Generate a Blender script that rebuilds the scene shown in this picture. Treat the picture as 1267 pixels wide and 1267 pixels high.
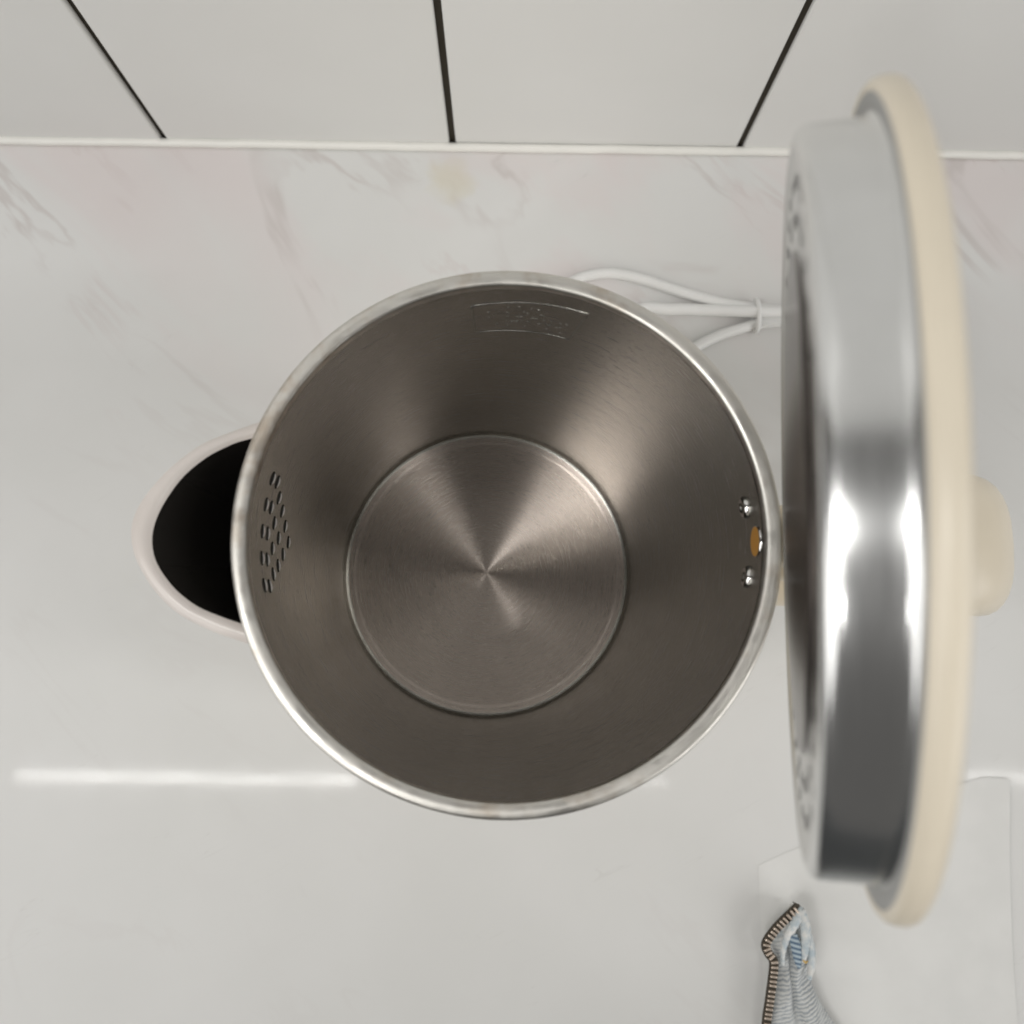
import bpy, math, random
from mathutils import Matrix, Vector
random.seed(7)
for o in list(bpy.data.objects): bpy.data.objects.remove(o)
S = bpy.context.scene
COL = S.collection
PI = math.pi

# ------------------------------------------------------------------ camera
cd = bpy.data.cameras.new('camera'); cam = bpy.data.objects.new('camera', cd); COL.objects.link(cam)
cd.sensor_width = 36.0; cd.lens = 31.255; cd.clip_start = 0.005; cd.clip_end = 50
Rm = Matrix(((0.9999030650795586, 0.01329427358505843, 0.004137962584369125),
             (0.012631421736932559, -0.9911587136084069, 0.13207895980447426),
             (0.005857271498553667, -0.1320138883904788, -0.9912305612936975)))
M = Matrix.Identity(4)
for i in range(3):
    M[i][0] = Rm[i][0]; M[i][1] = -Rm[i][1]; M[i][2] = -Rm[i][2]
M[2][3] = 0.435
cam.matrix_world = M
cd.dof.use_dof = True; cd.dof.focus_distance = 0.300; cd.dof.aperture_fstop = 13.0
S.camera = cam

# ------------------------------------------------------------------ light
w = bpy.data.worlds.new('World'); S.world = w; w.use_nodes = True
bg = w.node_tree.nodes['Background']; bg.inputs[0].default_value = (1.0, 0.97, 0.93, 1); bg.inputs[1].default_value = 0.11
def area(name, loc, target, sx, sy, radiance, col=(1, 1, 1)):
    l = bpy.data.lights.new(name, 'AREA'); l.shape = 'RECTANGLE'; l.size = sx; l.size_y = sy
    l.energy = radiance * sx * sy * PI          # W for the given radiance
    l.color = col
    o = bpy.data.objects.new(name, l); COL.objects.link(o); o.location = loc
    dv = Vector(target) - Vector(loc)
    o.rotation_euler = dv.to_track_quat('-Z', 'Y').to_euler()
    return o
def tube(name, x, y, z, length, radiance):
    l = bpy.data.lights.new(name, 'AREA'); l.shape = 'RECTANGLE'; l.size = length; l.size_y = 0.022
    l.energy = radiance * length * 0.022 * PI; l.color = (1, 0.985, 0.96)
    o = bpy.data.objects.new(name, l); COL.objects.link(o); o.location = (x, y, z)
    return o
tube('tube_lamp', -0.705, -0.333, 1.6, 0.75, 115)          # row of ceiling tubes along the counter
tube('tube_lamp', 0.28, -0.330, 1.6, 0.16, 38)
tube('tube_lamp', 1.75, -0.31, 1.6, 1.44, 90)
area('ceiling_lamp', (-0.60, -1.02, 1.6), (0.0, 0.1, 0.1), 0.075, 0.075, 90, (1, 0.985, 0.96))
area('overhead_fill', (-1.02, -0.56, 1.6), (-0.6, -0.3, 0.0), 0.78, 0.78, 2.4, (1, 0.985, 0.96))  # broad light added to strengthen the bright fan on the kettle floor
area('soft_fill', (-1.40, -0.85, 0.80), (0, 0.25, 0.08), 1.3, 1.1, 2.15, (1, 0.985, 0.96))  # unseen side fill added to brighten wall and counter
area('soft_fill', (1.45, -0.85, 0.80), (0, 0.25, 0.08), 1.3, 1.1, 2.5, (1, 0.985, 0.96))  # matching fill added on the right
S.view_settings.view_transform = 'Standard'; S.view_settings.look = 'None'
S.view_settings.exposure = -0.04; S.view_settings.gamma = 1.0
S.cycles.max_bounces = 14; S.cycles.glossy_bounces = 8; S.cycles.diffuse_bounces = 5
S.cycles.caustics_reflective = True; S.cycles.sample_clamp_indirect = 6.0
S.cycles.use_denoising = True

# ------------------------------------------------------------------ materials
def mat(name, col, rough=0.5, metal=0.0, ior=1.5, **kw):
    m = bpy.data.materials.new(name); m.use_nodes = True
    b = m.node_tree.nodes['Principled BSDF']
    b.inputs['Base Color'].default_value = (*col, 1); b.inputs['Roughness'].default_value = rough
    b.inputs['Metallic'].default_value = metal; b.inputs['IOR'].default_value = ior
    for k, v in kw.items(): b.inputs[k.replace('_', ' ')].default_value = v
    return m
class N:
    def __init__(s, m): s.t = m.node_tree; s.b = s.t.nodes['Principled BSDF']
    def n(s, typ, **kw):
        x = s.t.nodes.new(typ)
        for k, v in kw.items(): setattr(x, k, v)
        return x
    def l(s, a, b): s.t.links.new(a, b)
    def coord(s, scale=(1, 1, 1), rot=(0, 0, 0), out='Object'):
        tc = s.n('ShaderNodeTexCoord'); mp = s.n('ShaderNodeMapping')
        mp.inputs['Scale'].default_value = scale; mp.inputs['Rotation'].default_value = rot
        s.l(tc.outputs[out], mp.inputs['Vector']); return mp.outputs[0]
    def noise(s, vec, scale, detail=3, rough=0.5, dist=0.0):
        x = s.n('ShaderNodeTexNoise'); x.inputs['Scale'].default_value = scale
        x.inputs['Detail'].default_value = detail; x.inputs['Roughness'].default_value = rough
        x.inputs['Distortion'].default_value = dist
        s.l(vec, x.inputs['Vector']); return x.outputs[0]
    def ramp(s, fac, stops):
        r = s.n('ShaderNodeValToRGB'); e = r.color_ramp.elements
        while len(e) < len(stops): e.new(0.5)
        for q, (p, c) in zip(e, stops):
            q.position = p; q.color = (*c, 1) if isinstance(c, tuple) else (c, c, c, 1)
        s.l(fac, r.inputs[0]); return r.outputs[0]
    def mix(s, fac, a, b, mode='MIX'):
        x = s.n('ShaderNodeMix', data_type='RGBA', blend_type=mode)
        for sock, v in ((x.inputs[0], fac), (x.inputs[6], a), (x.inputs[7], b)):
            if hasattr(v, 'links'): s.l(v, sock)
            elif isinstance(v, tuple): sock.default_value = (*v, 1)
            else: sock.default_value = v
        return x.outputs[2]
    def math(s, op, a, b=0.0, c=None):
        x = s.n('ShaderNodeMath', operation=op)
        for k, v in enumerate((a, b, c)):
            if v is None: continue
            if hasattr(v, 'links'): s.l(v, x.inputs[k])
            else: x.inputs[k].default_value = v
        return x.outputs[0]
    def maprange(s, v, a, b, c=0.0, d=1.0):
        x = s.n('ShaderNodeMapRange', interpolation_type='SMOOTHSTEP')
        s.l(v, x.inputs[0])
        for k, q in zip((1, 2, 3, 4), (a, b, c, d)): x.inputs[k].default_value = q
        return x.outputs[0]
    def bump(s, h, strength, dist=0.001):
        x = s.n('ShaderNodeBump'); x.inputs['Strength'].default_value = strength; x.inputs['Distance'].default_value = dist
        s.l(h, x.inputs['Height']); s.l(x.outputs[0], s.b.inputs['Normal'])
    def set(s, name, v): s.l(v, s.b.inputs[name])

def brushed(name, col, rough, aniso, rot, streak=0.10):
    """steel with circular brush lines round the object's own Z axis"""
    m = mat(name, col, rough, 1.0); n = N(m)
    n.b.inputs['Anisotropic'].default_value = aniso; n.b.inputs['Anisotropic Rotation'].default_value = rot
    tg = n.n('ShaderNodeTangent', direction_type='RADIAL', axis='Z'); n.l(tg.outputs[0], n.b.inputs['Tangent'])
    tc = n.n('ShaderNodeTexCoord'); sp = n.n('ShaderNodeSeparateXYZ'); n.l(tc.outputs['Object'], sp.inputs[0])
    r = n.math('SQRT', n.math('ADD', n.math('MULTIPLY', sp.outputs[0], sp.outputs[0]), n.math('MULTIPLY', sp.outputs[1], sp.outputs[1])))
    a = n.math('ARCTAN2', sp.outputs[1], sp.outputs[0])
    cb = n.n('ShaderNodeCombineXYZ')
    n.l(n.math('MULTIPLY', r, 2600.0), cb.inputs[0]); n.l(n.math('MULTIPLY', a, 5.0), cb.inputs[1]); n.l(n.math('MULTIPLY', sp.outputs[2], 2600.0), cb.inputs[2])
    h = n.noise(cb.outputs[0], 1.0, 3, 0.6)
    n.set('Roughness', n.maprange(h, 0.2, 0.8, rough * 0.88, rough * 1.14))
    blot = n.noise(tc.outputs['Object'], 26.0, 4, 0.6)
    c1 = n.mix(n.maprange(blot, 0.35, 0.7), tuple(c * 0.94 for c in col), tuple(min(1, c * 1.04) for c in col))
    n.set('Base Color', n.mix(n.math('MULTIPLY', h, streak * 2), c1, tuple(c * 0.72 for c in col)))
    n.bump(h, 0.010, 0.0001)
    return m

STEEL = (0.490, 0.477, 0.443)
m_liner = brushed('brushed_steel_wall', STEEL, 0.25, 0.9, 0.25, 0.07)
m_floor = brushed('brushed_steel_floor', (0.67, 0.588, 0.53), 0.28, 0.98, 0.25, 0.08)
m_rim = brushed('satin_steel_rim', (0.86, 0.835, 0.79), 0.46, 0.2, 0.0)
n = N(m_rim); v = n.coord()
n.set('Base Color', n.mix(n.maprange(n.noise(v, 55, 4, 0.65), 0.48, 0.72), (0.72, 0.70, 0.655), (0.56, 0.49, 0.41)))  # mild brown tint in the colour stands in for tinted reflections
n.set('Roughness', n.maprange(n.noise(v, 130, 3, 0.6), 0.3, 0.7, 0.30, 0.50))
n.bump(n.noise(v, 420, 3), 0.08, 0.0003)
m_polish = mat('polished_steel', (0.60, 0.60, 0.59), 0.24, 1.0)
m_drum = brushed('drawn_steel', (0.84, 0.845, 0.84), 0.21, 0.0, 0.0, 0.03)
m_burr = mat('punched_edge', (0.85, 0.83, 0.80), 0.42, 1.0)
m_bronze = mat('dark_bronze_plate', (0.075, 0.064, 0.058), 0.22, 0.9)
m_rivet = mat('bright_rivet', (0.75, 0.74, 0.72), 0.12, 1.0)
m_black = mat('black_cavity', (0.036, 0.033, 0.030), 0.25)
m_hole = mat('dark_opening', (0.010, 0.009, 0.008), 0.6)
m_orange = mat('amber_silicone', (0.42, 0.20, 0.035), 0.45)
m_gasket = mat('grey_gasket', (0.36, 0.36, 0.35), 0.55)

def plastic(name, col, rough, bump=0.03):
    m = mat(name, col, rough); n = N(m); v = n.coord()
    k = n.noise(v, 60, 4, 0.6)
    n.set('Base Color', n.mix(n.maprange(k, 0.3, 0.7), tuple(c * 0.965 for c in col), col))
    n.bump(n.noise(v, 900, 2), bump, 0.0003)
    return m
m_cream = plastic('cream_plastic', (0.82, 0.74, 0.60), 0.34)
m_lip = plastic('glossy_cream_lip', (0.74, 0.685, 0.645), 0.2)
m_cord = plastic('white_cord', (0.80, 0.80, 0.79), 0.42)
m_caulk = plastic('white_sealant', (0.84, 0.83, 0.79), 0.4, 0.2)

# glazed white stone counter: faint rose and grey veins, denser by the wall
m_counter = mat('glazed_stone', (0.7, 0.7, 0.68), 0.09); n = N(m_counter); n.b.inputs['Specular IOR Level'].default_value = 0.04
v = n.coord((1, 1, 1)); tc = n.n('ShaderNodeTexCoord'); sp = n.n('ShaderNodeSeparateXYZ'); n.l(tc.outputs['Object'], sp.inputs[0])
wobble = n.noise(v, 7, 3)
near = n.maprange(n.math('ADD', sp.outputs[1], n.math('MULTIPLY', n.math('SUBTRACT', wobble, 0.5), 0.22)), 0.10, 0.215)
def diag(sx, sy, deg):
    m2 = n.n('ShaderNodeMapping'); m2.inputs['Scale'].default_value = (sx, sy, 5)
    n.l(n.coord((1, 1, 1), (0, 0, math.radians(deg))), m2.inputs['Vector']); return m2.outputs[0]
vd = diag(3.2, 8.5, 42)
patch = n.noise(vd, 1.6, 4, 0.55, 0.6)
vein1 = n.math('ABSOLUTE', n.math('SUBTRACT', n.noise(vd, 1.15, 5, 0.55, 1.0), 0.5))
vein2 = n.math('ABSOLUTE', n.math('SUBTRACT', n.noise(diag(4.5, 12, 55), 1.3, 5, 0.6, 0.7), 0.46))
base = n.mix(n.maprange(n.noise(v, 9, 4), 0.3, 0.7), (0.685, 0.685, 0.672), (0.715, 0.714, 0.705))
c = n.mix(n.math('MULTIPLY', n.maprange(patch, 0.44, 0.62), n.math('MULTIPLY', near, 0.72)), base, (0.705, 0.645, 0.640))
vm = n.math('MULTIPLY', n.maprange(vein1, 0.0, 0.026, 1.0, 0.0), n.maprange(n.noise(v, 16, 2), 0.42, 0.62))
c = n.mix(n.math('MULTIPLY', vm, n.math('ADD', n.math('MULTIPLY', near, 0.55), 0.09)), c, (0.56, 0.52, 0.505))
vm2 = n.math('MULTIPLY', n.maprange(vein2, 0.0, 0.030, 1.0, 0.0), n.maprange(n.noise(v, 21, 2), 0.5, 0.66))
c = n.mix(n.math('MULTIPLY', vm2, n.math('ADD', n.math('MULTIPLY', near, 0.45), 0.03)), c, (0.60, 0.53, 0.52))
# a faint yellow water stain by the wall
dx = n.math('SUBTRACT', sp.outputs[0], -0.032); dy = n.math('SUBTRACT', sp.outputs[1], 0.231)
dd = n.math('SQRT', n.math('ADD', n.math('MULTIPLY', dx, dx), n.math('MULTIPLY', dy, dy)))
dd = n.math('ADD', dd, n.math('MULTIPLY', n.math('SUBTRACT', n.noise(v, 90, 3), 0.5), 0.016))
c = n.mix(n.maprange(dd, 0.004, 0.016, 0.5, 0.0), c, (0.66, 0.61, 0.47))
# scattered dust, short wipe scratches
fine = n.noise(v, 1400, 2, 0.6)
c = n.mix(n.maprange(fine, 0.66, 0.80, 0.0, 0.10), c, (0.42, 0.39, 0.36))
scr = n.math('ABSOLUTE', n.math('SUBTRACT', n.noise(diag(4, 60, -28), 2.2, 2, 0.5, 0.4), 0.5))
c = n.mix(n.math('MULTIPLY', n.maprange(scr, 0.0, 0.006, 0.14, 0.0), n.maprange(n.noise(v, 24, 2), 0.55, 0.66)), c, (0.45, 0.43, 0.41))
# small dark specks
vo = n.n('ShaderNodeTexVoronoi'); vo.inputs['Scale'].default_value = 17; n.l(v, vo.inputs['Vector'])
c = n.mix(n.maprange(vo.outputs['Distance'], 0.010, 0.024, 0.75, 0.0), c, (0.30, 0.27, 0.24))
n.set('Base Color', c)
n.set('Roughness', n.maprange(n.noise(v, 60, 5, 0.7), 0.3, 0.72, 0.035, 0.085))
n.bump(n.noise(v, 10, 3), 0.12, 0.0006)

m_tile = mat('white_glazed_tile', (0.72, 0.72, 0.70), 0.22); n = N(m_tile); n.b.inputs['Specular IOR Level'].default_value = 0.25; v = n.coord()
n.set('Base Color', n.mix(n.maprange(n.noise(v, 6, 4), 0.3, 0.7), (0.745, 0.745, 0.73), (0.775, 0.775, 0.765)))
n.bump(n.noise(v, 14, 3), 0.1, 0.0006)
m_grout = mat('dark_grout', (0.035, 0.028, 0.018), 0.9)
m_paper = mat('matte_white_paper', (0.72, 0.72, 0.705), 0.75); n = N(m_paper); v = n.coord()
n.set('Base Color', n.mix(n.maprange(n.noise(v, 45, 5), 0.3, 0.7), (0.70, 0.70, 0.685), (0.735, 0.735, 0.72)))
n.bump(n.noise(v, 28, 3), 0.2, 0.001)

# ------------------------------------------------------------------ mesh helpers
def mesh(name, verts, faces, smooth=True):
    me = bpy.data.meshes.new(name); me.from_pydata([tuple(p) for p in verts], [], faces); me.update()
    if smooth: me.polygons.foreach_set('use_smooth', [True] * len(me.polygons))
    return me
def obj(name, geo, m, parent=None, smooth=True):
    me = geo if isinstance(geo, bpy.types.Mesh) else mesh(name, geo[0], geo[1], smooth)
    if m and not me.materials: me.materials.append(m)
    o = bpy.data.objects.new(name, me); COL.objects.link(o)
    if parent: o.parent = parent
    return o
def empty(name, loc=(0, 0, 0), parent=None):
    o = bpy.data.objects.new(name, None); COL.objects.link(o); o.location = loc; o.empty_display_size = 0.01
    if parent: o.parent = parent
    return o
def tag(o, label, cat, group=None):
    o['label'] = label; o['category'] = cat
    if group: o['group'] = group
    return o
def recalc(o):
    import bmesh
    b = bmesh.new(); b.from_mesh(o.data); bmesh.ops.recalc_face_normals(b, faces=b.faces); b.to_mesh(o.data); b.free(); return o
def lathe(profile, seg=128, shift=None):
    """profile [(r,z)], shift(z)->(dx,dy) ; r==0 closes to a point"""
    vs, fs, rows = [], [], []
    for r, z in profile:
        dx, dy = shift(z) if shift else (0, 0)
        if r <= 1e-6: rows.append([len(vs)]); vs.append((dx, dy, z)); continue
        rows.append(list(range(len(vs), len(vs) + seg)))
        for k in range(seg):
            a = 2 * PI * k / seg; vs.append((dx + r * math.cos(a), dy + r * math.sin(a), z))
    for A, B in zip(rows, rows[1:]):
        for k in range(seg):
            k2 = (k + 1) % seg
            if len(A) == 1 and len(B) == 1: continue
            if len(A) == 1: fs.append((A[0], B[k2], B[k]))
            elif len(B) == 1: fs.append((A[k], A[k2], B[0]))
            else: fs.append((A[k], A[k2], B[k2], B[k]))
    return vs, fs
def catmull(pts, n):
    P = [Vector(p) for p in pts]; P = [P[0] * 2 - P[1]] + P + [P[-1] * 2 - P[-2]]; out = []
    segs = len(P) - 3
    for i in range(n + 1):
        t = i / n * segs; k = min(int(t), segs - 1); u = t - k; a, b, c_, d = P[k:k + 4]
        out.append(0.5 * ((2 * b) + (c_ - a) * u + (2 * a - 5 * b + 4 * c_ - d) * u * u + (3 * b - a - 3 * c_ + d) * u ** 3))
    return out
def sweep(path, section, up=(0, 0, 1), cap=True):
    """section(i,t)->list of (side,up) offsets"""
    vs, fs = [], []; n_ = len(path); up = Vector(up)
    for i, p in enumerate(path):
        tdir = (path[min(i + 1, n_ - 1)] - path[max(i - 1, 0)]).normalized()
        s = tdir.cross(up); s = s.normalized() if s.length > 1e-6 else Vector((1, 0, 0)); u = s.cross(tdir).normalized()
        sec = section(i, i / (n_ - 1))
        for a, b in sec: vs.append(p + s * a + u * b)
    m_ = len(sec)
    for i in range(n_ - 1):
        for k in range(m_):
            k2 = (k + 1) % m_; fs.append((i * m_ + k, i * m_ + k2, (i + 1) * m_ + k2, (i + 1) * m_ + k))
    if cap: fs.append(tuple(range(m_))[::-1]); fs.append(tuple((n_ - 1) * m_ + k for k in range(m_)))
    return vs, fs
def circ_sec(r, n_=14): return lambda i, t: [(r * math.cos(2 * PI * k / n_), r * math.sin(2 * PI * k / n_)) for k in range(n_)]
def bevel_box(x0, x1, y0, y1, z0, z1, b=0.001, seg=2):
    import bmesh
    bm = bmesh.new(); bmesh.ops.create_cube(bm, size=1)
    for v_ in bm.verts: v_.co = Vector(((x0 + x1) / 2 + v_.co.x * (x1 - x0), (y0 + y1) / 2 + v_.co.y * (y1 - y0), (z0 + z1) / 2 + v_.co.z * (z1 - z0)))
    bmesh.ops.bevel(bm, geom=list(bm.edges), offset=b, segments=seg, profile=0.5, affect='EDGES')
    me = bpy.data.meshes.new('box'); bm.to_mesh(me); bm.free(); return me
def to_local(verts, loc): return [Vector(p) - Vector(loc) for p in verts]

# ------------------------------------------------------------------ counter and wall
WY = 0.2504
counter = obj('countertop', bevel_box(-1.3, 1.3, -0.36, WY - 0.0005, -0.04, 0.0, 0.004, 3), m_counter, smooth=False)
tag(counter, 'white glossy stone countertop with faint rose and grey veins under the kettle', 'countertop')
seal = []
for k in range(261):
    x = -1.3 + k * 0.01
    seal.append(Vector((x, WY - 0.0013 + random.uniform(-0.0002, 0.0002), 0.0011)))
obj('sealant_bead', sweep(seal, circ_sec(0.0023, 8)), m_caulk, counter)

wall = obj('tiled_wall', bevel_box(-1.3, 1.3, WY + 0.0025, WY + 0.06, -0.04, 1.6, 0.001, 1), m_grout, smooth=False)
tag(wall, 'white tiled wall with thin dark upright joints behind the countertop', 'wall')
tile_me = bevel_box(-0.0733, 0.0733, 0, 0.010, -0.3985, 0.3985, 0.0009, 2); tile_me.materials.append(m_tile)
for row in range(2):
    for k in range(-4, 5):
        t = obj('tile', tile_me, None, wall); t.location = (0.0433 + k * 0.14985, WY + random.uniform(-0.0003, 0.0003), 0.3972 + row * 0.80)
        t.rotation_euler = (random.uniform(-0.002, 0.002), 0, random.uniform(-0.003, 0.003))

# ------------------------------------------------------------------ white paper under the jacket corner
vs, fs = [], []
NX, NY = 36, 60
def edge(a, b, t): return a[0] + (b[0] - a[0]) * t, a[1] + (b[1] - a[1]) * t
for j in range(NY + 1):
    t = j / NY
    xl = 0.1195 + 0.0028 * t * 1.6 + 0.004 * t * t
    xr = 0.2402 - 0.0035 * math.sin(PI * min(1, t * 1.7)) + 0.004 * max(0, t - 0.5)
    for i in range(NX + 1):
        s = i / NX
        y0 = -0.0640 - 0.044 * max(0, 1 - s / 0.9)
        yy = y0 + (-0.349 - y0) * t - 0.0018 * s + 0.0010 * math.sin(s * 11) * max(0, 1 - t * 6)
        z = 0.00015 + 0.0002 * (1 + math.sin(s * 5 + t * 4)) * s * s + 0.0005 * max(0, s - 0.86) / 0.14 * (0.6 + 0.4 * math.sin(t * 9)) + 0.0006 * s * s * max(0, 1 - t * 9) * (0.6 + 0.4 * math.sin(7 * s))
        vs.append((xl + (xr - xl) * s, yy, z))
for j in range(NY):
    for i in range(NX):
        a = j * (NX + 1) + i; fs.append((a, a + NX + 1, a + NX + 2, a + 1))
paper = obj('paper_sheet', (vs, fs), m_paper, None, False)
tag(paper, 'plain matte white sheet lying on the countertop below the open lid', 'paper')

# ------------------------------------------------------------------ kettle
KX, KY = -0.005, 0.0250
kettle = tag(empty('electric_kettle', (KX, KY, 0.0)), 'open electric kettle of brushed steel with cream lid and handle', 'kettle')
def K(geo): return to_local(geo[0], (KX, KY, 0)), geo[1]
def axis(z):
    s = (z - 0.04) / 0.172
    return (-0.0093 + s * 0.0089, 0.0254 - s * 0.0013)
def lin_r(z): return 0.063 + (z - 0.04) / 0.172 * 0.0030
def on_wall(az, z, off=0.0):
    cx, cy = axis(z); r = lin_r(z) - off; a = math.radians(az)
    return Vector((cx + r * math.cos(a), cy + r * math.sin(a), z)), Vector((-math.cos(a), -math.sin(a), 0.017)).normalized()

# outer shell, widening to the foot, with the cord base under it
prof = [(0.0672, 0.2085), (0.0676, 0.206), (0.0690, 0.17), (0.0706, 0.13), (0.0722, 0.09), (0.0738, 0.05), (0.0746, 0.030), (0.0740, 0.0265), (0.0715, 0.0255), (0.0, 0.0255)]
obj('body_shell', K(lathe(prof, 128, axis)), m_cream, kettle)
prof = [(lin_r(0.2085), 0.2085)] + [(lin_r(z), z) for z in [0.2085 - k * (0.2085 - 0.0432) / 40 for k in range(1, 41)]]
prof += [(0.06295, 0.0420), (0.0626, 0.0411), (0.0620, 0.0405), (0.0611, 0.0402)]
ln = obj('inner_wall', K(lathe(prof, 192, axis)), m_liner, kettle)
ax0 = axis(0.04)
prof = [(0.0611, 0.0), (0.0602, -0.00012), (0.0590, -0.00016), (0.0586, -0.0002), (0.0582, -0.00034)] + [(0.0575 * (1 - k / 24), -0.00036 - 0.0004 * k / 24) for k in range(25)]
fl = obj('inner_floor', lathe(prof, 192), m_floor, kettle); fl.location = (ax0[0] - KX, ax0[1] - KY, 0.0402)
# rolled rim
rc = (-0.0003, 0.0241)
prof = [(0.0660, 0.2060), (0.0657, 0.2080), (0.0655, 0.2100), (0.0655, 0.2110), (0.06565, 0.21155), (0.0661, 0.2118), (0.0670, 0.21195), (0.0678, 0.2119), (0.0682, 0.21165), (0.06845, 0.2112), (0.0685, 0.2104), (0.0684, 0.2092), (0.0679, 0.2083), (0.0670, 0.2079)]
prof = [(q + 0.0002 + 0.0012 * max(0, q - 0.0655) / 0.003, z) for q, z in prof]
rim = obj('rim', lathe(prof, 192), m_rim, kettle); rim.location = (rc[0] - KX, rc[1] - KY, 0)

# strainer holes in the wall at the spout
def ring_hole(r, lip, n_=28):
    vs, fs = [], []; prof = [(r + lip, -0.0002), (r + lip * 0.75, 0.00016), (r + lip * 0.3, 0.00026), (r, 0.00020), (r - 0.00015, -0.0003)]
    for rr, z in prof:
        for k in range(n_): vs.append((rr * math.cos(2 * PI * k / n_), rr * math.sin(2 * PI * k / n_), z))
    for a in range(len(prof) - 1):
        for k in range(n_):
            k2 = (k + 1) % n_; fs.append((a * n_ + k, a * n_ + k2, (a + 1) * n_ + k2, (a + 1) * n_ + k))
    return vs, fs
def disc(r, z, n_=28):
    return [(r * math.cos(2 * PI * k / n_), r * math.sin(2 * PI * k / n_), z) for k in range(n_)], [tuple(range(n_))]
def place(o, p, nrm):
    zq = Vector(nrm); xq = Vector((0, 0, 1)).cross(zq).normalized(); yq = zq.cross(xq)
    m4 = Matrix((xq, yq, zq)).transposed().to_4x4(); m4.translation = Vector(p) - Vector((KX, KY, 0)); o.matrix_local = m4
def crescent(r, rad, a0, a1, n_=14):
    path = [Vector((r * math.cos(a0 + (a1 - a0) * k / n_), r * math.sin(a0 + (a1 - a0) * k / n_), 0.00008)) for k in range(n_ + 1)]
    return sweep(path, lambda i, t: [(rad * (0.25 + 0.75 * math.sin(PI * t)) * math.cos(2 * PI * q / 6), rad * (0.25 + 0.75 * math.sin(PI * t)) * math.sin(2 * PI * q / 6)) for q in range(6)])
hr, hd = crescent(0.00178, 0.00042, math.radians(215), math.radians(325)), disc(0.0020, 0.00006)
hv = [(p[0], p[1] * 0.80, p[2]) for p in hr[0] + hd[0]]; hf = hr[1] + [tuple(i + len(hr[0]) for i in f) for f in hd[1]]
hole_me = mesh('strainer_hole', hv, hf); hole_me.materials.append(m_burr); hole_me.materials.append(m_hole); hole_me.polygons[len(hf) - 1].material_index = 1
C0, D = 178.5, 6.45
rows = [(0.1940, (-2, -1, 0, 1, 2)), (0.1880, (-2, -1, 0, 1, 2)), (0.1815, (-1.5, -.5, .5, 1.5)), (0.1743, (-1.1, 0, 1.1)), (0.1673, (-.58, .58)), (0.1605, (0,))]
for z, ks in rows:
    for k in ks:
        o = obj('strainer_hole', hole_me, None, kettle); p, nn = on_wall(C0 + k * D, z, 0.0001); place(o, p, nn)

# two rivets and the amber steam vent under the hinge
riv = lathe([(0.0031, -0.0003), (0.0031, 0.0003), (0.0026, 0.0009), (0.0019, 0.0012), (0.0013, 0.0008), (0.0009, 0.0003), (0, 0.0002)], 32)
riv_me = mesh('rivet', riv[0], riv[1]); riv_me.materials.append(m_rivet)
for az, z in ((8.3, 0.1974), (-8.1, 0.1979)):
    o = obj('rivet', riv_me, None, kettle); p, nn = on_wall(az, z); place(o, p, nn)
vent = obj('steam_vent', disc(0.0039, 0.00025, 36), m_orange, kettle); p, nn = on_wall(-0.2, 0.2032); place(vent, p, nn)
vr = obj('vent_rim', ring_hole(0.0038, 0.0006, 36), m_rivet, vent)

# pressed plate high on the back wall
def wall_strip(pts, r=0.00035, n_=8):
    path = [on_wall(a, z, -r * 0.45)[0] for a, z in pts]
    return sweep([Vector(p) for p in path], circ_sec(r, n_))
def tween(a, b, n_=10): return [(a[0] + (b[0] - a[0]) * k / n_, a[1] + (b[1] - a[1]) * k / n_) for k in range(n_)]
cor = [(98.6, 0.1975), (97.2, 0.1755), (72.3, 0.1775), (70.3, 0.2010)]
loop = sum([tween(cor[k], cor[(k + 1) % 4]) for k in range(4)], []) + [cor[0]]
plate = obj('pressed_panel', K(wall_strip(loop, 0.00042)), m_liner, kettle)
vs, fs = [], []
for _ in range(46):
    az = random.uniform(74.5, 95); z = random.choice((0.181, 0.1845, 0.188, 0.1915, 0.195)) + random.uniform(-.0004, .0004)
    g = wall_strip([(az, z), (az + random.uniform(-.9, .9), z + random.uniform(-.0011, .0011))], 0.00026, 6)
    fs += [tuple(i + len(vs) for i in f) for f in g[1]]; vs += g[0]
o = obj('pressed_marks', K((vs, fs)), m_liner, plate); o['kind'] = 'stuff'

# spout
so_ = [(-0.0640, 0.0545), (-0.0695, 0.0525), (-0.0733, 0.0510), (-0.0805, 0.0477), (-0.0871, 0.0424), (-0.0924, 0.0364), (-0.0960, 0.0304), (-0.0973, 0.0247), (-0.0963, 0.0190), (-0.0938, 0.0139), (-0.0895, 0.0081), (-0.0838, 0.0031), (-0.0756, -0.0010), (-0.0695, -0.0031), (-0.0635, -0.0050)]
si_ = [(-0.0640, 0.0502), (-0.0695, 0.0487), (-0.0731, 0.0474), (-0.0792, 0.0440), (-0.0850, 0.0388), (-0.0892, 0.0325), (-0.0915, 0.0270), (-0.0921, 0.0222), (-0.0911, 0.0174), (-0.0884, 0.0129), (-0.0844, 0.0086), (-0.0790, 0.0049), (-0.0727, 0.0024), (-0.0690, 0.0012), (-0.0640, -0.0004)]
Zs = 0.206
so_ = [(x - 0.0006 * max(0, (-x - 0.066) / 0.03), y) for x, y in so_]
so_ = [(p.x, p.y) for p in catmull([(a, b, 0) for a, b in so_], 70)]; si_ = [(p.x, p.y) for p in catmull([(a, b, 0) for a, b in si_], 70)]
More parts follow.
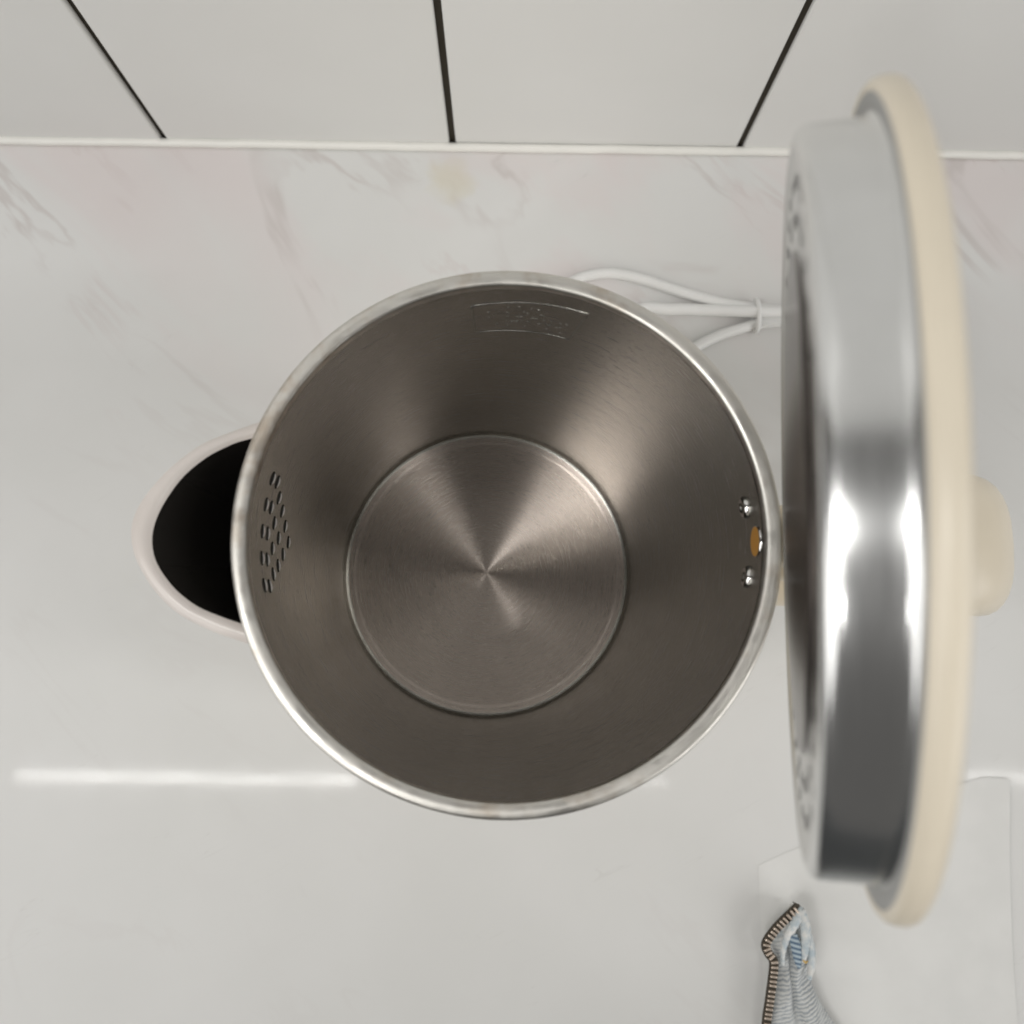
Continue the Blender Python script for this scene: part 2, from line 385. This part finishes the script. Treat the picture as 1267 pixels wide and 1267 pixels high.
def grid(rows_):
    vs, fs = [], []; m_ = len(rows_[0])
    for r in rows_: vs += [Vector(p) for p in r]
    for j in range(len(rows_) - 1):
        for i in range(m_ - 1):
            a = j * m_ + i; fs.append((a, a + 1, a + m_ + 1, a + m_))
    return vs, fs
def foot(k, z, rr):
    cx, cy = axis(z); a = math.radians(150 + 60 * k / 70); return Vector((cx + rr * math.cos(a), cy + rr * math.sin(a), z))
outer = []
for j in range(13):
    t = j / 12; row = []
    for k, (x, y) in enumerate(so_):
        p = Vector((x, y, Zs - 0.0012)); q = foot(k, 0.115, 0.0708); e = t ** 0.85
        row.append(Vector((p.x + (q.x - p.x) * e, p.y + (q.y - p.y) * e, p.z + (q.z - p.z) * t)))
    outer.append(row)
obj('spout', K(grid(outer)), m_cream, kettle)
lip = []
for j in range(9):
    t = j / 8; ht = 0.0011 * math.sin(PI * t) - 0.0012 * (1 - t) + (-0.0006) * t
    lip.append([Vector((a[0] + (b[0] - a[0]) * t, a[1] + (b[1] - a[1]) * t, Zs + ht)) for a, b in zip(so_, si_)])
obj('spout_lip', K(grid(lip)), m_lip, kettle)
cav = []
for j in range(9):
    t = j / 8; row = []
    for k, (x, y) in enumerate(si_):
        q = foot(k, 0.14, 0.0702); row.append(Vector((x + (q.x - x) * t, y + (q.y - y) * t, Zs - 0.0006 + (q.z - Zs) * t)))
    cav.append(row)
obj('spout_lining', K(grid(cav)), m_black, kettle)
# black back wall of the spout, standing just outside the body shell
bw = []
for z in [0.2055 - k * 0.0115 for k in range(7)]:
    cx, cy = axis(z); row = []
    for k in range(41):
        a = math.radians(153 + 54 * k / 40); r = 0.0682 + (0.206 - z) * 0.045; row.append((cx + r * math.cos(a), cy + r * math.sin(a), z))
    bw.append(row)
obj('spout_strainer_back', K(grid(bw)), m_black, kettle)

# handle
hp = catmull([(0.0712, 0.0250, 0.1860), (0.085, 0.0250, 0.1925), (0.108, 0.0252, 0.1930), (0.1285, 0.0256, 0.1870), (0.1385, 0.0258, 0.170), (0.1385, 0.0258, 0.140), (0.129, 0.0258, 0.105), (0.108, 0.0258, 0.070), (0.088, 0.0256, 0.048), (0.0715, 0.0254, 0.042)], 60)
def hsec(i, t):
    wd = (0.0095 + 0.0105 * min(1, t / 0.22) ** 1.5) - 0.0055 * min(1, max(0, (t - 0.42) / 0.35)); th = 0.0088 + 0.0012 * math.sin(PI * t)
    out = []
    for k in range(28):
        a = 2 * PI * k / 28; ca, sa = math.cos(a), math.sin(a)
        out.append((wd * math.copysign(abs(ca) ** 0.75, ca), th * math.copysign(abs(sa) ** 0.9, sa)))
    return out
def sweep_fixed(path, section, side):
    vs, fs = [], []; n_ = len(path); side = Vector(side)
    for i, p in enumerate(path):
        td = (path[min(i + 1, n_ - 1)] - path[max(i - 1, 0)]).normalized(); u = side.cross(td).normalized(); sec = section(i, i / (n_ - 1))
        for a, b in sec: vs.append(p + side * a + u * b)
    m_ = len(sec)
    for i in range(n_ - 1):
        for k in range(m_):
            k2 = (k + 1) % m_; fs.append((i * m_ + k, i * m_ + k2, (i + 1) * m_ + k2, (i + 1) * m_ + k))
    return vs, fs
recalc(obj('handle', K(sweep_fixed(hp, hsec, (0, 1, 0))), m_cream, kettle))

# hinge block between rim and lid
recalc(obj('hinge', K((lambda g: ([v_.co.copy() for v_ in g.vertices], [tuple(p.vertices) for p in g.polygons]))(bevel_box(0.0692, 0.0825, 0.0175, 0.0310, 0.194, 0.2105, 0.0025, 3))), m_cream, kettle))

# lid: local z = lid axis pointing from its underside to its cream cap
lid = empty('lid', (0, 0, 0), kettle)
phi, psi = 0.2705, -0.0063
nz = Vector((math.cos(phi) * math.cos(psi), math.cos(phi) * math.sin(psi), math.sin(phi)))
ny = Vector((-math.sin(psi), math.cos(psi), 0)); nx = ny.cross(nz)
m4 = Matrix((nx, ny, nz)).transposed().to_4x4(); m4.translation = Vector((0.0526, 0.0240, 0.2728)) - Vector((KX, KY, 0)); lid.matrix_local = m4
# lid local x = nx ; the hinge side is the one lying lower
drum = lathe([(0.0622, 0.0000), (0.0628, 0.0002), (0.0634, 0.0004), (0.06395, 0.0009), (0.06425, 0.0015), (0.06440, 0.0021), (0.06447, 0.0029), (0.06450, 0.0045), (0.06452, 0.0075), (0.06454, 0.0095), (0.06463, 0.0103), (0.0649, 0.0108), (0.0655, 0.0113)], 192)
obj('lid_drum', drum, m_drum, lid)
pl = [(0.0622, 0.0), (0.0612, -0.0001), (0.0600, 0.0004), (0.0588, 0.0006), (0.0450, 0.0006)]
under = obj('lid_underside', lathe(pl, 160), m_polish, lid)
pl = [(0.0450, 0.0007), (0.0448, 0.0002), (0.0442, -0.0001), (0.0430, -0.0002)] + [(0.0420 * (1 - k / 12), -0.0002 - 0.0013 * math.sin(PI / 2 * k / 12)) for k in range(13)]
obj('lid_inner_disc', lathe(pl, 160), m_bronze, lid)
fl_ = lathe([(0.0648, 0.0112), (0.0660, 0.0109), (0.0678, 0.0109), (0.0682, 0.0114)], 160)
obj('lid_gasket', fl_, m_gasket, lid)
cap = lathe([(0.0680, 0.0110), (0.0690, 0.0109), (0.06965, 0.0115), (0.0700, 0.0126), (0.0700, 0.0138), (0.0697, 0.0147), (0.0689, 0.0153), (0.0660, 0.0159), (0.055, 0.0164), (0.040, 0.0168), (0.02, 0.0170), (0, 0.0171)], 160)
obj('lid_cap', cap, m_cream, lid)
hole_me2 = mesh('vent_hole', *disc(0.0014, 0.0, 20)); hole_me2.materials.append(m_hole)
for rr, cnt in ((0.0560, 38), (0.0500, 36)):
    for k in range(cnt):
        a = 2 * PI * (k + 0.5 * (cnt == 36)) / cnt
        o = obj('vent_hole', hole_me2, None, lid); zz = 0.00045
        o.location = (rr * math.cos(a), rr * math.sin(a), zz)

# ------------------------------------------------------------------ cord
cord = tag(empty('power_cord', (0.124, 0.161, 0)), 'white power cord folded and bound with a tie behind the kettle', 'cord')
def CD(pts, r, z0=None):
    g = sweep(catmull(pts, 60), circ_sec(r, 14)); return to_local(g[0], (0.124, 0.161, 0)), g[1]
R1 = 0.0027
s1 = [(-0.01, 0.10, R1), (0.004, 0.150, R1), (0.0290, 0.1745, R1), (0.0420, 0.1800, R1), (0.0542, 0.1806, R1), (0.0685, 0.1775, R1), (0.0890, 0.1707, R1), (0.1093, 0.1655, R1), (0.124, 0.1635, R1), (0.145, 0.1625, R1), (0.175, 0.166, R1), (0.21, 0.160, R1), (0.225, 0.149, R1), (0.205, 0.142, R1), (0.178, 0.150, R1 * 1.2), (0.145, 0.1575, R1), (0.124, 0.1578, R1)]
obj('cord_loop', CD(s1, R1), m_cord, cord)
s2 = [(0.02, 0.125, R1 * 1.3), (0.0603, 0.1590, R1 * 1.4), (0.0807, 0.1618, R1 * 1.3), (0.1011, 0.1618, R1 * 1.2), (0.124, 0.1603, R1 * 2.2), (0.145, 0.1600, R1 * 2.0), (0.175, 0.156, R1), (0.195, 0.150, R1)]
obj('cord_loop', CD(s2, 0.0030), m_cord, cord)
s3 = [(0.03, 0.08, R1), (0.075, 0.128, R1), (0.0927, 0.1420, R1), (0.1050, 0.1487, R1), (0.1173, 0.1530, R1), (0.1255, 0.1553, R1), (0.1378, 0.1562, R1), (0.16, 0.154, R1)]
obj('cord_loop', CD(s3, R1), m_cord, cord)
tie = []
for k in range(24):
    a = 2 * PI * k / 23; tie.append(Vector((0.1238 + 0.0004 * math.sin(a), 0.1590 + 0.0082 * math.cos(a), 0.0040 + 0.0044 * math.sin(a))))
g = sweep(tie, circ_sec(0.0013, 8), (1, 0, 0)); obj('cable_tie', (to_local(g[0], (0.124, 0.161, 0)), g[1]), m_cord, cord)
tt = catmull([(0.1238, 0.1515, 0.005), (0.130, 0.1535, 0.0075), (0.137, 0.1542, 0.0082), (0.141, 0.1535, 0.008)], 16)
g = sweep(tt, circ_sec(0.0007, 6)); obj('tie_end', (to_local(g[0], (0.124, 0.161, 0)), g[1]), m_cord, cord)
g = lathe([(0, 0.0235), (0.055, 0.0235), (0.074, 0.0225), (0.0775, 0.0195), (0.079, 0.010), (0.0785, 0.0005), (0, 0.0005)], 96)
base = obj('power_base', ([Vector(p) + Vector((-0.0093 - 0.124, 0.0255 - 0.161, 0)) for p in g[0]], g[1]), m_cream, cord)

# ------------------------------------------------------------------ denim jacket corner with zipper
DL = (0.13, -0.16, 0.0)
jacket = tag(empty('denim_garment', DL), 'faded pale blue denim corner with brass zipper lying at the lower edge', 'clothing')
m_denim = mat('faded_denim', (0.5, 0.55, 0.6), 0.9); n = N(m_denim)
uvn = n.n('ShaderNodeUVMap'); sp = n.n('ShaderNodeSeparateXYZ'); n.l(uvn.outputs[0], sp.inputs[0])
vo_ = n.coord()
jit = n.math('MULTIPLY', n.math('SUBTRACT', n.noise(vo_, 350, 3), 0.5), 0.0024)
side = n.math('ABSOLUTE', sp.outputs[0])
ph = n.math('ADD', n.math('SUBTRACT', sp.outputs[1], n.math('MULTIPLY', sp.outputs[0], 0.45)), jit)
twill = n.math('ADD', n.math('MULTIPLY', n.math('SINE', n.math('MULTIPLY', ph, 2 * PI / 0.00175)), 0.5), 0.5)
pale = n.noise(vo_, 130, 4, 0.6)
fade = n.maprange(sp.outputs[1], 0.030, 0.044)             # worn white hem at the tip
cc = n.mix(n.maprange(twill, 0.1, 0.7), (0.30, 0.33, 0.36), (0.60, 0.61, 0.60))
cc = n.mix(n.maprange(pale, 0.35, 0.75, 0.0, 0.75), cc, (0.62, 0.64, 0.64))
cc = n.mix(n.math('MULTIPLY', fade, 0.82), cc, n.mix(n.maprange(pale, 0.35, 0.6), (0.42, 0.50, 0.55), (0.70, 0.71, 0.70)))
drum_dark = n.maprange(sp.outputs[1], -0.075, -0.025, 0.92, 0.0)      # near-black beyond the frame, painted so the lid drum reflects dark
cc = n.mix(drum_dark, cc, (0.030, 0.034, 0.040))
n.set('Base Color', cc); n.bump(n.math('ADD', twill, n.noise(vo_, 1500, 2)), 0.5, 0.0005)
m_fade = mat('worn_white_hem', (0.66, 0.68, 0.68), 0.95); n = N(m_fade); vo_ = n.coord()
n.set('Base Color', n.mix(n.maprange(n.noise(vo_, 240, 4, .65), 0.35, 0.65), (0.45, 0.52, 0.56), (0.72, 0.72, 0.70))); n.bump(n.noise(vo_, 900, 4), 0.6, 0.0006)
m_indigo = mat('indigo_lining', (0.16, 0.25, 0.34), 0.95); n = N(m_indigo); vo_ = n.coord((1, 1, 1), (0, 0, 0.25))
sp2 = n.n('ShaderNodeSeparateXYZ'); n.l(vo_, sp2.inputs[0])
tw = n.math('ADD', n.math('MULTIPLY', n.math('SINE', n.math('MULTIPLY', sp2.outputs[1], 2 * PI / 0.0021)), 0.5), 0.5)
n.set('Base Color', n.mix(tw, (0.07, 0.12, 0.19), (0.42, 0.50, 0.55)))
m_tape = plastic('olive_zip_tape', (0.055, 0.046, 0.034), 0.9, 0.5)
m_tooth = mat('antique_brass', (0.66, 0.56, 0.47), 0.36, 0.8)
m_thread = mat('ochre_thread', (0.55, 0.38, 0.14), 0.8)
HZ = 0.012
# left and right borders of the cloth, from the tip down to beyond the frame
Lb = catmull([(0.1325, -0.1232, HZ), (0.1270, -0.1290, HZ), (0.1225, -0.1385, HZ), (0.1240, -0.1450, HZ), (0.1237, -0.1540, HZ), (0.1225, -0.1640, HZ), (0.1210, -0.1740, HZ), (0.1190, -0.200, HZ), (0.100, -0.222, HZ), (0.03, -0.26, HZ), (-0.22, -0.34, HZ)], 120)
Rb = catmull([(0.1362, -0.1230, HZ), (0.1383, -0.1300, HZ), (0.1392, -0.1400, HZ), (0.1402, -0.1480, HZ), (0.1395, -0.1530, HZ), (0.1430, -0.1620, HZ), (0.1498, -0.1730, HZ), (0.165, -0.195, HZ), (0.205, -0.225, HZ), (0.255, -0.26, HZ), (0.30, -0.34, HZ)], 120)
vs, fs, uv = [], [], []
MD = 40
for j, (a, b) in enumerate(zip(Lb, Rb)):
    for i in range(MD + 1):
        s = i / MD; p = a + (b - a) * s
        wdt = (b - a).length
        z = 0.004 + 0.0085 * math.sin(PI * s) ** 0.7 * min(1, wdt / 0.02)
        z -= 0.0034 * math.exp(-((s - 0.43) / 0.07) ** 2) * min(1, j / 25)
        z += 0.0012 * math.sin(9 * s + j * 0.21) * min(1, j / 30)
        z += 0.20 * math.sin(PI * s) * max(0, min(1, (-0.19 - p.y) / 0.12)); vs.append(Vector((p.x, p.y, z + 0.002))); uv.append((p.x - (0.1318), p.y + 0.175 + 0.0))  # unseen heap added beyond the frame to shade the counter
for j in range(120):
    for i in range(MD):
        a = j * (MD + 1) + i; fs.append((a, a + MD + 1, a + MD + 2, a + 1))
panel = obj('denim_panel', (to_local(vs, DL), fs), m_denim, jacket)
ul = panel.data.uv_layers.new(name='UVMap')
for lp in panel.data.loops: ul.data[lp.index].uv = (abs(uv[lp.vertex_index][0]) if False else uv[lp.vertex_index][0], uv[lp.vertex_index][1])
sd = panel.modifiers.new('thick', 'SOLIDIFY'); sd.thickness = 0.0012; sd.offset = -1
# rolled white hem folds at the tip and the indigo lining between them
def strip(name, pts, wa, wb, th, m, parent):
    path = catmull(pts, 26)
    def sec(i, t):
        wv = wa + (wb - wa) * t; wv *= 0.55 + 0.45 * math.sin(PI * min(1, t * 1.0 + 0.12)); wv *= 1 + 0.1 * math.sin(i * 2.3)
        return [(wv * math.cos(2 * PI * k / 12), th * math.sin(2 * PI * k / 12)) for k in range(12)]
    g = sweep(path, sec); return recalc(obj(name, (to_local(g[0], DL), g[1]), m, parent))
strip('hem_fold', [(0.1348, -0.1228, 0.0125), (0.1322, -0.1275, 0.0150), (0.1288, -0.1330, 0.0150), (0.1262, -0.1400, 0.0142), (0.1258, -0.1470, 0.0132)], 0.0024, 0.0016, 0.0016, m_fade, jacket)
strip('hem_fold', [(0.1352, -0.1235, 0.0130), (0.1362, -0.1310, 0.0152), (0.1352, -0.1400, 0.0158), (0.1345, -0.1450, 0.0148)], 0.0022, 0.0022, 0.0018, m_fade, jacket)
strip('hem_fold', [(0.1362, -0.1290, 0.0130), (0.1382, -0.1380, 0.0140), (0.1388, -0.1470, 0.0135), (0.1375, -0.1530, 0.0130)], 0.0018, 0.0020, 0.0020, m_fade, jacket)
strip('lining_patch', [(0.1300, -0.1335, 0.0158), (0.1312, -0.1390, 0.0164), (0.1322, -0.1450, 0.0156), (0.1330, -0.1480, 0.0140)], 0.0026, 0.0018, 0.0007, m_indigo, jacket)
strip('stitch', [(0.1340, -0.1440, 0.0168), (0.1352, -0.1450, 0.0165), (0.1362, -0.1446, 0.0160)], 0.0005, 0.0006, 0.0004, m_thread, jacket)
# zipper
zp = catmull([(0.1338, -0.1222, 0.0135), (0.1290, -0.1262, 0.0140), (0.1235, -0.1320, 0.0130), (0.1192, -0.1385, 0.0120), (0.1200, -0.1425, 0.0118), (0.1222, -0.1460, 0.0125), (0.1217, -0.1535, 0.0120), (0.1202, -0.1640, 0.0112), (0.1188, -0.1740, 0.0105), (0.117, -0.200, 0.0095), (0.1000, -0.222, 0.008), (0.03, -0.26, 0.0075), (-0.08, -0.34, 0.0075)], 260)
def tsec(i, t): return [(-0.0018, -0.0005), (0.0022, -0.0005), (0.0022, 0.0005), (-0.0018, 0.0005)]
g = sweep(zp, tsec); zipper = recalc(obj('zipper', (to_local(g[0], DL), g[1]), m_tape, jacket, False))
tooth_me = bevel_box(-0.00055, 0.00055, -0.0016, 0.0014, -0.0009, 0.0011, 0.0003, 2); tooth_me.materials.append(m_tooth)
acc, last = 0.0, zp[0]
for i in range(1, len(zp) - 1):
    acc += (zp[i] - last).length; last = zp[i]
    if acc >= 0.00205:
        acc -= 0.00205; td = (zp[i + 1] - zp[i - 1]).normalized()
        if zp[i].y < -0.20: continue
        s_ = Vector((0, 0, 1)).cross(td).normalized(); u_ = td.cross(s_)
        m4 = Matrix((td, s_, u_)).transposed().to_4x4(); m4.translation = zp[i] - Vector(DL) + u_ * 0.0006
        o = obj('zipper_tooth', tooth_me, None, zipper); o.matrix_local = m4
strip('thread_end', [(0.1338, -0.1222, 0.0136), (0.1325, -0.1212, 0.0140), (0.1308, -0.1200, 0.0146)], 0.0011, 0.0003, 0.0003, m_tape, jacket)
